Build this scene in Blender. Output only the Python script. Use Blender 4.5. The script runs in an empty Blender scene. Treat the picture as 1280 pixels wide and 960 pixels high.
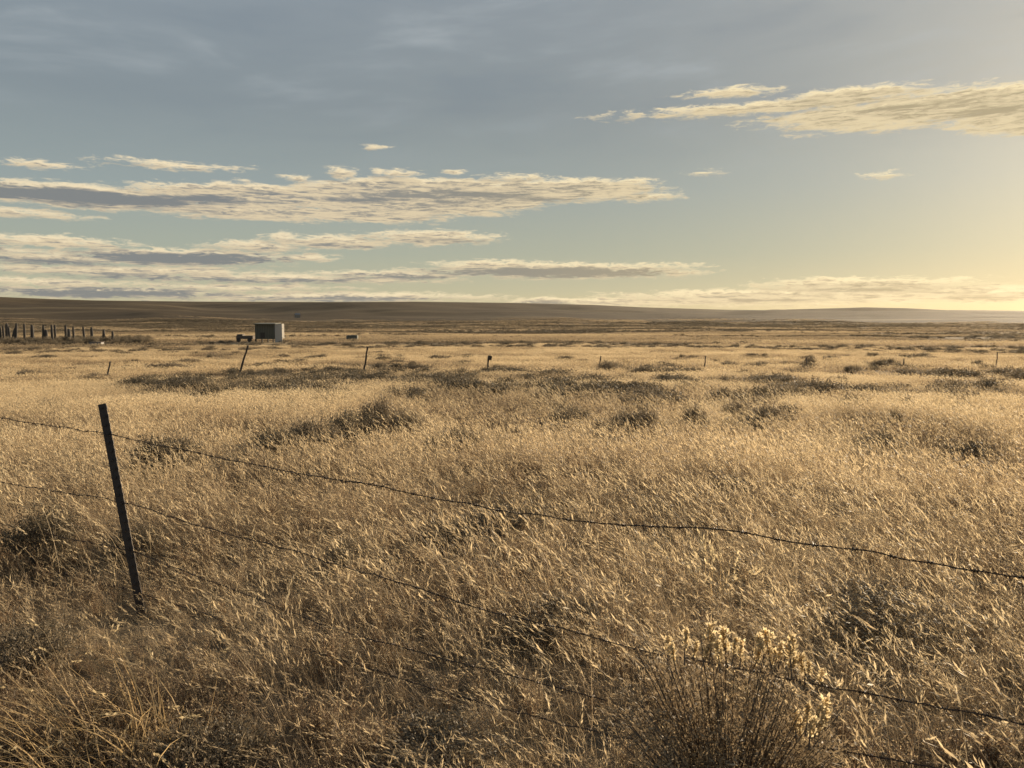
import bpy, math, random
import numpy as np
from mathutils import Vector, Matrix, Euler

R = math.radians
rng = np.random.default_rng(7)
random.seed(7)
SC = bpy.context.scene
COL = SC.collection

# ------------------------------------------------------------------ camera
FPX, CX, CY, HORIZON = 967.0, 640.0, 480.0, 395.0
CAM_Z = 1.83
PITCH = math.atan((CY - HORIZON) / FPX)
cam_d = bpy.data.cameras.new('camera')
cam_d.sensor_width = 36.0
cam_d.lens = 36.0 * FPX / 1280.0
cam_d.clip_start = 0.05
cam_d.clip_end = 30000.0
cam = bpy.data.objects.new('camera', cam_d)
COL.objects.link(cam)
cam.location = (0, 0, CAM_Z)
cam.rotation_euler = (math.pi / 2 - PITCH, 0, 0)
SC.camera = cam

# ------------------------------------------------------------------ light
SUN_AZ, SUN_EL = R(42.0), R(12.5)
SUN_DIR = Vector((math.sin(SUN_AZ) * math.cos(SUN_EL), math.cos(SUN_AZ) * math.cos(SUN_EL), math.sin(SUN_EL)))
sun_d = bpy.data.lights.new('sun', 'SUN')
sun_d.energy = 5.0
sun_d.angle = R(0.6)
sun_d.color = (1.0, 0.81, 0.57)
sun = bpy.data.objects.new('sun', sun_d)
COL.objects.link(sun)
sun.rotation_euler = SUN_DIR.to_track_quat('Z', 'Y').to_euler()

SC.view_settings.view_transform = 'Standard'
SC.view_settings.look = 'None'
SC.view_settings.gamma = 1.0
SC.view_settings.use_curve_mapping = False
EXPOSURE = 1.0
SC.view_settings.exposure = EXPOSURE
SC.render.engine = 'CYCLES'
SC.cycles.use_denoising = True
try:
    SC.cycles.denoiser = 'OPENIMAGEDENOISE'
except Exception:
    pass
SC.cycles.max_bounces = 6
SC.cycles.diffuse_bounces = 3
SC.cycles.transmission_bounces = 4
SC.cycles.transparent_max_bounces = 4
SC.cycles.volume_bounces = 0
SC.cycles.sample_clamp_indirect = 6.0


def pix_dir(px, py):
    x, y = (px - CX) / FPX, (CY - py) / FPX
    ca, sa = math.cos(PITCH), math.sin(PITCH)
    return Vector((x, ca + y * sa, -sa + y * ca)).normalized()


def azel(px, py):
    d = pix_dir(px, py)
    return math.degrees(math.atan2(d.x, d.y)), math.degrees(math.asin(d.z))


# ------------------------------------------------------------------ world: sky and clouds
class NT:
    """small helper for wiring node trees"""
    def __init__(self, tree):
        self.t = tree

    def n(self, typ, **kw):
        nd = self.t.nodes.new(typ)
        for k, v in kw.items():
            setattr(nd, k, v)
        return nd

    def put(self, sock, v):
        if isinstance(v, bpy.types.NodeSocket):
            self.t.links.new(v, sock)
        elif isinstance(v, (tuple, list)):
            if sock.type == 'RGBA' and len(v) == 3:
                v = (*v, 1.0)
            sock.default_value = v
        else:
            sock.default_value = v

    def m(self, op, a, b=None, c=None, clamp=False):
        nd = self.n('ShaderNodeMath', operation=op, use_clamp=clamp)
        self.put(nd.inputs[0], a)
        if b is not None:
            self.put(nd.inputs[1], b)
        if c is not None:
            self.put(nd.inputs[2], c)
        return nd.outputs[0]

    def v(self, op, a, b=None):
        nd = self.n('ShaderNodeVectorMath', operation=op)
        self.put(nd.inputs[0], a)
        if b is not None:
            self.put(nd.inputs[1], b)
        return nd.outputs['Value'] if op in ('LENGTH', 'DOT_PRODUCT') else nd.outputs['Vector']

    def sstep(self, x, lo, hi, a=0.0, b=1.0):
        nd = self.n('ShaderNodeMapRange', interpolation_type='SMOOTHSTEP')
        self.put(nd.inputs['Value'], x)
        nd.inputs['From Min'].default_value = lo
        nd.inputs['From Max'].default_value = hi
        nd.inputs['To Min'].default_value = a
        nd.inputs['To Max'].default_value = b
        return nd.outputs['Result']

    def noise(self, vec, scale, detail=4.0, rough=0.55, dist=0.0):
        nd = self.n('ShaderNodeTexNoise')
        if vec is not None:
            self.put(nd.inputs['Vector'], vec)
        nd.inputs['Scale'].default_value = scale
        nd.inputs['Detail'].default_value = detail
        nd.inputs['Roughness'].default_value = rough
        nd.inputs['Distortion'].default_value = dist
        return nd.outputs[0]

    def mix(self, f, a, b, blend='MIX'):
        nd = self.n('ShaderNodeMix', data_type='RGBA', blend_type=blend)
        self.put(nd.inputs[0], f)
        self.put(nd.inputs[6], a)
        self.put(nd.inputs[7], b)
        return nd.outputs[2]

    def ramp(self, f, stops, interp='LINEAR'):
        nd = self.n('ShaderNodeValToRGB')
        nd.color_ramp.interpolation = interp
        el = nd.color_ramp.elements
        while len(el) < len(stops):
            el.new(0.5)
        for e, (p, c) in zip(el, stops):
            e.position = p
            e.color = (*c, 1.0)
        self.put(nd.inputs[0], f)
        return nd.outputs[0]

    def xyz(self, x, y, z):
        nd = self.n('ShaderNodeCombineXYZ')
        for s, v in zip(nd.inputs, (x, y, z)):
            self.put(s, v)
        return nd.outputs[0]


def srgb(r, g, b):
    def f(c):
        c /= 255.0
        return c / 12.92 if c <= 0.04045 else ((c + 0.055) / 1.055) ** 2.4
    return (f(r), f(g), f(b))


# clouds as they stand over the prairie: centre x, centre y, half width, half height (photo pixels turned
# into azimuth and elevation, so they are fixed directions of the sky)
CLOUDS = [
    (1200, 131, 300, 22), (985, 133, 240, 10), (915, 116, 66, 8), (1130, 156, 155, 7), (1330, 140, 170, 26),
    (960, 147, 22, 4), (1060, 120, 110, 12),
    (1103, 219, 30, 6), (881, 216, 22, 4.5), (474, 186, 18, 4),
    (110, 246, 240, 17), (330, 246, 190, 17), (530, 246, 190, 26), (690, 238, 140, 17), (785, 227, 42, 6), (800, 246, 55, 7),
    (330, 266, 190, 12), (470, 268, 110, 13), (-20, 264, 150, 9), (600, 264, 60, 7),
    (425, 217, 22, 9), (500, 219, 28, 7), (370, 222, 20, 5), (475, 217, 12, 6), (565, 215, 12, 4), (640, 222, 60, 5),
    (215, 206, 92, 6), (50, 205, 60, 5), (305, 226, 14, 4),
    (60, 301, 130, 9), (-10, 311, 130, 7), (225, 321, 180, 13), (330, 308, 80, 9), (80, 322, 150, 10), (380, 322, 45, 6),
    (530, 297, 92, 11), (410, 303, 90, 10), (352, 297, 28, 7), (600, 298, 40, 5),
    (690, 338, 195, 12), (500, 344, 125, 8), (610, 332, 85, 9), (845, 341, 42, 6),
    (160, 338, 220, 9), (330, 347, 270, 8), (60, 352, 200, 7), (130, 365, 230, 10), (420, 372, 240, 8), (300, 359, 170, 6),
    (1080, 356, 160, 12), (990, 371, 290, 12), (1220, 367, 170, 12), (760, 378, 140, 8), (680, 378, 50, 8),
    (-180, 240, 160, 24), (-200, 330, 200, 20),
]
# their shaded grey middles
CORES = [
    (100, 246, 215, 11), (255, 249, 90, 6), (600, 243, 70, 6), (450, 250, 60, 5), (680, 250, 50, 4), (330, 242, 30, 3.5),
    (230, 322, 150, 10), (60, 326, 120, 5), (415, 307, 50, 3), (540, 300, 50, 3),
    (690, 340, 165, 8.5), (500, 345, 90, 5), (150, 345, 120, 5), (130, 366, 180, 8), (330, 350, 150, 4), (440, 374, 130, 4.5),
    (1140, 132, 90, 5), (1240, 140, 80, 7), (1040, 130, 60, 3.5), (1090, 362, 90, 4), (680, 380, 38, 6), (1240, 372, 70, 4), (960, 376, 80, 3),
]


def build_world():
    w = bpy.data.worlds.new('World')
    SC.world = w
    w.use_nodes = True
    w.node_tree.nodes.clear()
    k = NT(w.node_tree)
    out = k.n('ShaderNodeOutputWorld')
    bg = k.n('ShaderNodeBackground')
    STR = 0.1
    bg.inputs['Strength'].default_value = STR
    k.t.links.new(bg.outputs[0], out.inputs[0])
    G = 1.0 / (STR * 2 ** EXPOSURE)          # display value -> radiance before strength and exposure

    def C(r, g, b, f=1.0):
        return tuple(c * G * f for c in srgb(r, g, b))

    sky = k.n('ShaderNodeTexSky', sky_type='NISHITA')
    sky.sun_disc = False
    sky.sun_elevation = SUN_EL
    sky.sun_rotation = SUN_AZ
    sky.air_density = 1.0
    sky.dust_density = 2.5
    sky.ozone_density = 1.0
    tc = k.n('ShaderNodeTexCoord')
    d = tc.outputs['Generated']
    sx = k.n('ShaderNodeSeparateXYZ')
    k.put(sx.inputs[0], d)
    az = k.m('MULTIPLY', k.m('ARCTAN2', sx.outputs[0], sx.outputs[1]), 57.29578)
    el = k.m('MULTIPLY', k.m('ARCSINE', sx.outputs[2]), 57.29578)
    ang = k.m('MULTIPLY', k.m('ARCCOSINE', k.v('DOT_PRODUCT', d, tuple(SUN_DIR))), 57.29578)

    # high thin veil of altostratus over the clear sky
    veil = k.ramp(k.m('DIVIDE', el, 40.0, clamp=True), [
        (0.0, C(206, 191, 150)), (0.045, C(188, 184, 154)), (0.11, C(170, 174, 156)), (0.22, C(153, 162, 158)),
        (0.36, C(137, 146, 149)), (0.55, C(141, 150, 156)), (1.0, C(120, 135, 152))])
    # a cooler cast away from the sun
    veil = k.mix(k.sstep(ang, 30, 75, 0.0, 0.42), veil, k.mix(1.0, veil, (0.88, 0.97, 1.08), 'MULTIPLY'))
    base = k.mix(0.975, sky.outputs[0], veil)
    # faint streaks in the veil
    pv = k.xyz(k.m('MULTIPLY', az, 0.05), k.m('ADD', k.m('MULTIPLY', el, 0.22), k.m('MULTIPLY', az, -0.012)), 0.0)
    st = k.noise(pv, 1.6, 5.0, 0.55, 0.3)
    hi = k.sstep(el, 8, 17)
    base = k.mix(k.m('MULTIPLY', k.sstep(st, 0.48, 0.78), k.m('MULTIPLY', hi, 0.6)), base, C(172, 180, 184))
    base = k.mix(k.m('MULTIPLY', k.sstep(st, 0.5, 0.28), k.m('MULTIPLY', hi, 0.22)), base, C(112, 126, 140))
    # the bright air round the sun
    g1 = k.m('POWER', k.m('DIVIDE', k.m('SUBTRACT', 40.0, ang), 40.0, clamp=True), 1.5)
    g1 = k.m('MULTIPLY', g1, k.sstep(el, -1, 15, 0.12, 1.0))        # the air near the ground dims the glow
    base = k.mix(1.0, base, k.mix(g1, (0, 0, 0), C(236, 220, 184, 0.20)), 'ADD')
    g2 = k.m('POWER', k.m('DIVIDE', k.m('SUBTRACT', 11.0, ang), 11.0, clamp=True), 2.0)
    base = k.mix(1.0, base, k.mix(g2, (0, 0, 0), C(255, 226, 165, 0.0)), 'ADD')

    # cumulus streaks: depth into the nearest cloud, in degrees
    p = k.xyz(k.m('MULTIPLY', az, 0.16), k.m('MULTIPLY', el, 0.75), 0.0)
    wn = k.n('ShaderNodeTexNoise')
    k.put(wn.inputs['Vector'], p)
    wn.inputs['Scale'].default_value = 1.1
    wn.inputs['Detail'].default_value = 4
    warp = k.v('MULTIPLY', k.v('SUBTRACT', wn.outputs['Color'], (0.5, 0.5, 0.5)), (2.0, 0.5, 0))
    pos = k.v('ADD', k.xyz(az, el, 0.0), warp)
    def cover(items, pos):
        depth = None
        for cx, cy, hw, hh in items:
            a0, e0 = azel(cx, cy)
            a1, _ = azel(cx + hw, cy)
            a2, _ = azel(cx - hw, cy)
            wa = (a1 - a2) / 2
            _, e1 = azel(cx, cy - hh)
            we = e1 - e0
            ln = k.v('LENGTH', k.v('MULTIPLY', k.v('SUBTRACT', pos, (a0, e0, 0)), (1 / wa, 1 / we, 0)))
            mm = k.m('MULTIPLY_ADD', ln, -we, we)
            depth = mm if depth is None else k.m('MAXIMUM', depth, mm)
        return depth
    depth, cdepth = cover(CLOUDS, pos), cover(CORES, pos)
    above = cover(CLOUDS, k.v('ADD', pos, (0.15, 0.26, 0)))
    n1 = k.noise(p, 3.4, 7.0, 0.62, 0.5)
    n2 = k.noise(k.v('MULTIPLY', p, (1.0, 2.2, 1)), 3.0, 7.0, 0.65, 0.9)
    n3 = k.noise(k.v('MULTIPLY', p, (1.5, 1.2, 1)), 5.0, 5.0, 0.6, 1.0)
    rag = k.m('ADD', k.m('MULTIPLY', k.m('SUBTRACT', n1, 0.5), 0.9), k.m('MULTIPLY', k.m('SUBTRACT', n3, 0.5), 0.65))
    dens = k.m('ADD', depth, rag)
    alpha = k.sstep(dens, -0.05, 0.28)
    toplit = k.sstep(k.m('ADD', above, rag), 0.22, -0.10)
    tex = k.m('ADD', k.m('MULTIPLY', k.m('SUBTRACT', n2, 0.5), 2.2), k.m('MULTIPLY', k.m('SUBTRACT', n3, 0.5), 0.6))
    c1 = k.sstep(k.m('ADD', k.m('MULTIPLY', cdepth, 2.2), tex), -0.30, 0.50)
    c2 = k.sstep(k.m('ADD', k.m('MULTIPLY', dens, 0.55), k.m('MULTIPLY', tex, 1.3)), -0.02, 0.85)
    core = k.m('MULTIPLY', k.m('MAXIMUM', c1, k.m('MULTIPLY', c2, 0.95)), k.m('SUBTRACT', 1.0, k.m('MULTIPLY', toplit, 0.9)))
    near = k.sstep(ang, 62, 12)
    rim = k.mix(near, C(230, 213, 181), C(236, 219, 180))
    rim = k.mix(toplit, k.mix(1.0, rim, (0.93, 0.91, 0.88), 'MULTIPLY'), k.mix(1.0, rim, (1.26, 1.24, 1.18), 'MULTIPLY'))
    core_c = k.mix(near, C(129, 132, 133), C(176, 162, 130))
    cc = k.mix(core, rim, core_c)
    cc = k.mix(1.0, cc, k.mix(g2, (0, 0, 0), C(255, 236, 190, 0.03)), 'ADD')
    fin = k.mix(k.m('MULTIPLY', alpha, k.sstep(el, -0.4, 0.6, 0.5, 0.94)), base, cc)
    k.put(bg.inputs['Color'], fin)
    w.cycles.sampling_method = 'MANUAL'
    w.cycles.sample_map_resolution = 512


build_world()


# ------------------------------------------------------------------ noise on arrays
def _hash(ix, iy, s):
    h = (ix.astype(np.int64) * 374761393 + iy.astype(np.int64) * 668265263 + s * 974634541) & 0xFFFFFFFF
    h = ((h ^ (h >> 13)) * 1274126177) & 0xFFFFFFFF
    return ((h ^ (h >> 16)) & 0xFFFF) / 65535.0


def vnoise(x, y, s=0):
    x, y = np.asarray(x, float), np.asarray(y, float)
    ix, iy = np.floor(x), np.floor(y)
    fx, fy = x - ix, y - iy
    fx, fy = fx * fx * (3 - 2 * fx), fy * fy * (3 - 2 * fy)
    a, b = _hash(ix, iy, s), _hash(ix + 1, iy, s)
    c, d = _hash(ix, iy + 1, s), _hash(ix + 1, iy + 1, s)
    return (a * (1 - fx) + b * fx) * (1 - fy) + (c * (1 - fx) + d * fx) * fy


def fbm(x, y, s=0, oct=4):
    v, a, t = 0, 1.0, 0
    for o in range(oct):
        v = v + a * vnoise(np.asarray(x) * 2 ** o, np.asarray(y) * 2 ** o, s + o * 17)
        t += a
        a *= 0.5
    return v / t


def smooth(x, a, b):
    t = np.clip((x - a) / (b - a), 0, 1)
    return t * t * (3 - 2 * t)


# ------------------------------------------------------------------ terrain
_pd = np.array([0.0, 8, 15, 25, 45, 70, 92, 112, 150, 300, 600, 1000, 40000])
_pz = np.array([0.0, -.02, -.2, -.62, -1.5, -2.0, -2.28, -2.95, -3.3, -4.8, -6.2, -6.5, -6.5])
_ls = np.linspace(0, math.log(40001), 1500)
_zs = np.interp(np.exp(_ls) - 1, _pd, _pz)
_k = np.exp(-np.linspace(-2, 2, 25) ** 2)
_k /= _k.sum()
_zs = np.convolve(np.pad(_zs, 12, mode='edge'), _k, mode='valid')

_rx = np.array([-900, 0, 60, 120, 250, 400, 520, 640, 740, 800, 900, 1000, 1280, 2200])
_ry = np.array([362, 371, 373.5, 375.5, 377, 377.5, 377, 378.5, 381, 384, 387, 388, 389, 388])
_raz = np.degrees(np.arctan((_rx - CX) / FPX))
_rel = np.array([azel(x, y)[1] for x, y in zip(_rx, _ry)])
_qx = np.array([-900, 820, 900, 960, 1010, 1080, 1130, 1180, 1240, 1400, 2200])
_qy = np.array([402, 402, 392, 387, 385.5, 383.5, 384.5, 387, 388, 391, 398])
_qaz = np.degrees(np.arctan((_qx - CX) / FPX))
_qel = np.array([azel(x, y)[1] for x, y in zip(_qx, _qy)])


def ground_z(x, y):
    x, y = np.asarray(x, float), np.asarray(y, float)
    r = np.hypot(x, y)
    az = np.degrees(np.arctan2(x, y))
    rw = r * (1 + 0.10 * (fbm(x / 60, y / 60, 5, 2) - 0.5) * smooth(r, 20, 60))
    z = np.interp(np.log(rw + 1), _ls, _zs)
    z = z + (fbm(x / 1.3, y / 1.3, 11, 3) - 0.5) * 0.12 * smooth(r, 0.5, 3)
    z = z + (fbm(x / 12, y / 12, 21, 3) - 0.5) * 0.55 * smooth(r, 10, 60)
    z = z + (fbm(x / 70, y / 45, 31, 3) - 0.5) * 2.2 * smooth(r, 90, 300)
    z = z + (fbm(x / 260, y / 160, 41, 4) - 0.5) * 9.0 * smooth(r, 260, 1100)
    # far ridge at 3.2 km and a nearer dark rise on the right at 2 km
    h1 = np.tan(np.radians(np.interp(az, _raz, _rel))) * 3200 + 1.83 + 6.5
    h2 = np.tan(np.radians(np.interp(az, _qaz, _qel))) * 2000 + 1.83 + 6.5
    rb = r * (1 + 0.5 * (fbm(az / 9.0 + r / 1500, r / 900, 61, 3) - 0.5) * (1 - smooth(r, 2000, 3000)))
    p1 = smooth(rb, 500, 3200) ** 1.15 * (1 - 0.55 * smooth(r, 3300, 5200))
    p2 = smooth(r, 1150, 2000) * (1 - smooth(r, 2050, 3000))
    rough = 1 + 0.34 * (fbm(x / 330, y / 330, 51, 5) - 0.5) * smooth(r, 1200, 1800) * (1 - smooth(r, 2700, 3100))
    z = z + np.maximum(h1 * p1 * rough, h2 * p2 * rough)
    sky = np.interp(az, _raz, _rel)                       # nothing nearer stands above the ridge line
    sky = np.maximum(sky, np.interp(az, _qaz, _qel) - 20 * (1 - smooth(r, 1000, 1900)))
    cap = CAM_Z + r * np.tan(np.radians(sky)) - 0.0012 * np.maximum(0, 3000 - r)
    return np.where(r > 900, np.minimum(z, np.maximum(cap, -6)), z)


def gz(x, y):
    return float(ground_z(np.array([x]), np.array([y]))[0])


def on_ground(px, py, lift=0.0):
    """the point where the sight line through a photo pixel meets the ground (plus lift)"""
    d = pix_dir(px, py)
    t = np.geomspace(0.8, 4000, 6000)
    X, Y, Z = d.x * t, d.y * t, CAM_Z + d.z * t
    below = Z < ground_z(X, Y) + lift
    i = int(np.argmax(below)) if below.any() else 3000
    return float(X[i]), float(Y[i])


# ------------------------------------------------------------------ materials
def new_mat(name):
    m = bpy.data.materials.new(name)
    m.use_nodes = True
    m.node_tree.nodes.clear()
    k = NT(m.node_tree)
    return m, k, k.n('ShaderNodeOutputMaterial')


def mat_plant(name, stops, transl=0.4, attr='tint', obj_random=False, rough=True):
    m, k, out = new_mat(name)
    if obj_random:
        f = k.n('ShaderNodeObjectInfo').outputs['Random']
    else:
        a = k.n('ShaderNodeAttribute', attribute_type='INSTANCER', attribute_name=attr)
        f = a.outputs['Fac']
    geo = k.n('ShaderNodeNewGeometry')
    ri = geo.outputs['Random Per Island']
    f = k.m('ADD', f, k.m('MULTIPLY', k.m('SUBTRACT', ri, 0.5), 0.30), clamp=True)
    c = k.ramp(f, stops)
    hs = k.n('ShaderNodeHueSaturation')
    k.put(hs.inputs['Color'], c)
    k.put(hs.inputs['Value'], k.m('MULTIPLY_ADD', ri, 0.5, 0.75))
    c = hs.outputs[0]
    dif = k.n('ShaderNodeBsdfPrincipled')
    k.put(dif.inputs['Base Color'], c)
    dif.inputs['Roughness'].default_value = 0.6
    dif.inputs['Specular IOR Level'].default_value = 0.25
    tr = k.n('ShaderNodeBsdfTranslucent')
    k.put(tr.inputs['Color'], c)
    mx = k.n('ShaderNodeMixShader')
    mx.inputs[0].default_value = transl
    k.t.links.new(dif.outputs[0], mx.inputs[1])
    k.t.links.new(tr.outputs[0], mx.inputs[2])
    k.t.links.new(mx.outputs[0], out.inputs[0])
    return m


# tint 0 grey-brown weeds, 0.5 tan, 1 pale gold
GRASS = [(0.0, (0.15, 0.115, 0.08)), (0.3, (0.29, 0.215, 0.135)), (0.6, (0.48, 0.36, 0.22)), (1.0, (0.64, 0.50, 0.31))]
M_BLADE = mat_plant('dry_grass_blade', GRASS, 0.42)
M_SEED = mat_plant('dry_grass_seed', [(0.0, (0.30, 0.23, 0.14)), (0.5, (0.52, 0.40, 0.24)), (1.0, (0.66, 0.53, 0.33))], 0.5)
M_WEED = mat_plant('dry_weed', [(0.0, (0.12, 0.09, 0.06)), (0.5, (0.22, 0.145, 0.09)), (1.0, (0.30, 0.22, 0.14))], 0.35)
M_SAGE = mat_plant('sage_leaf', [(0.0, (0.135, 0.108, 0.07)), (0.5, (0.195, 0.157, 0.103)), (1.0, (0.26, 0.205, 0.135))], 0.32, obj_random=True)
M_SAGE_FAR = mat_plant('sage_leaf_far', [(0.0, (0.095, 0.078, 0.05)), (0.5, (0.15, 0.12, 0.078)), (1.0, (0.24, 0.19, 0.12))], 0.25)
M_BRUSH = mat_plant('rabbitbrush_leaf', [(0.0, (0.24, 0.18, 0.11)), (0.5, (0.33, 0.25, 0.155)), (1.0, (0.42, 0.32, 0.2))], 0.4, obj_random=True)
M_PLUME = mat_plant('sage_plume', [(0.0, (0.56, 0.45, 0.27)), (1.0, (0.74, 0.61, 0.38))], 0.55, obj_random=True)


def mat_bark(name, c1, c2, scale=18.0, rough=0.85, stretch=(1, 1, 0.15), metal=0.0, bump=0.3):
    m, k, out = new_mat(name)
    tc = k.n('ShaderNodeTexCoord')
    p = k.v('MULTIPLY', tc.outputs['Object'], stretch)
    n = k.noise(p, scale, 6, 0.65)
    n2 = k.noise(tc.outputs['Object'], scale * 0.3, 3, 0.5)
    c = k.mix(k.m('ADD', k.m('MULTIPLY', n, 0.6), k.m('MULTIPLY', n2, 0.4)), c1, c2)
    b = k.n('ShaderNodeBsdfPrincipled')
    k.put(b.inputs['Base Color'], c)
    b.inputs['Roughness'].default_value = rough
    b.inputs['Metallic'].default_value = metal
    bp = k.n('ShaderNodeBump')
    bp.inputs['Strength'].default_value = bump
    bp.inputs['Distance'].default_value = 0.01
    k.put(bp.inputs['Height'], n)
    k.put(b.inputs['Normal'], bp.outputs[0])
    k.t.links.new(b.outputs[0], out.inputs[0])
    return m


M_TWIG = mat_bark('sage_twig', (0.07, 0.052, 0.038), (0.15, 0.115, 0.085), 30)
M_STEEL = mat_bark('rusty_post_steel', (0.016, 0.013, 0.011), (0.055, 0.036, 0.026), 55, 0.6, (1, 1, 0.5), 0.1)
M_WIRE = mat_bark('rusty_wire', (0.022, 0.015, 0.011), (0.075, 0.045, 0.028), 60, 0.55, (1, 1, 1), 0.4)
M_TIMBER = mat_bark('weathered_timber', (0.055, 0.043, 0.034), (0.15, 0.12, 0.095), 6)
M_TIMBER_DARK = mat_bark('dark_timber', (0.03, 0.026, 0.022), (0.075, 0.062, 0.05), 6)
M_SHED_DARK = mat_bark('dark_green_boards', (0.07, 0.074, 0.058), (0.15, 0.148, 0.115), 3, stretch=(3, 3, 0.2))
M_SHED_GREY = mat_bark('grey_boards', (0.34, 0.325, 0.30), (0.50, 0.48, 0.44), 3, stretch=(3, 3, 0.2))
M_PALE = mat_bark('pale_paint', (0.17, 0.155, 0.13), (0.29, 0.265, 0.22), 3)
M_TIN = mat_bark('dull_tin', (0.16, 0.155, 0.145), (0.27, 0.25, 0.23), 2.5, 0.55, (4, 4, 0.3), 0.3)


def mat_ground():
    m, k, out = new_mat('prairie_soil_and_thatch')
    geo = k.n('ShaderNodeNewGeometry')
    P = geo.outputs['Position']
    dist = k.v('LENGTH', k.v('MULTIPLY', P, (1, 1, 0)))
    fine = k.noise(P, 9.0, 8, 0.7)
    mid = k.noise(P, 0.55, 6, 0.62, 0.4)
    big = k.noise(k.v('MULTIPLY', P, (0.55, 1.4, 0)), 0.016, 6, 0.6, 0.5)
    huge = k.noise(k.v('MULTIPLY', P, (0.35, 1.25, 0)), 0.0042, 6, 0.6, 0.8)
    near_c = k.mix(fine, (0.085, 0.062, 0.04), (0.30, 0.225, 0.135))
    gold = k.mix(k.noise(P, 0.9, 7, 0.7), (0.23, 0.165, 0.09), (0.50, 0.37, 0.20))
    sage = k.mix(k.noise(P, 0.35, 7, 0.75), (0.075, 0.065, 0.045), (0.20, 0.155, 0.10))
    f1 = k.sstep(k.m('ADD', k.m('MULTIPLY', big, 0.6), k.m('MULTIPLY', huge, 0.45)), 0.46, 0.60)
    field = k.mix(f1, gold, sage)
    field = k.mix(k.sstep(mid, 0.52, 0.75, 0.0, 0.55), field, sage)
    c = k.mix(k.sstep(dist, 15, 70), near_c, field)
    # the far slopes blend to a darker brown, with lighter patches
    hs = k.mix(k.noise(P, 0.02, 8, 0.75), (0.028, 0.020, 0.011), (0.078, 0.053, 0.028))
    hg = k.mix(k.noise(P, 0.05, 6, 0.7), (0.08, 0.058, 0.031), (0.17, 0.125, 0.068))
    hill = k.mix(k.sstep(k.noise(k.v('MULTIPLY', P, (0.35, 1.0, 0)), 0.0028, 5, 0.55, 0.6), 0.50, 0.68), hs, hg)
    wob = k.m('MULTIPLY', k.m('SUBTRACT', k.noise(k.v('MULTIPLY', P, (0.6, 1, 0)), 0.004, 6, 0.65, 0.5), 0.5), 1900)
    c = k.mix(k.sstep(k.m('ADD', dist, wob), 380, 1050), c, hill)
    b = k.n('ShaderNodeBsdfPrincipled')
    k.put(b.inputs['Base Color'], c)
    b.inputs['Roughness'].default_value = 0.95
    b.inputs['Specular IOR Level'].default_value = 0.1
    bp = k.n('ShaderNodeBump')
    bp.inputs['Strength'].default_value = 0.9
    bp.inputs['Distance'].default_value = 0.25
    k.put(bp.inputs['Height'], k.m('ADD', k.noise(P, 2.2, 8, 0.75), k.m('MULTIPLY', mid, 0.8)))
    k.put(b.inputs['Normal'], bp.outputs[0])
    k.t.links.new(b.outputs[0], out.inputs[0])
    return m


M_GROUND = mat_ground()


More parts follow.
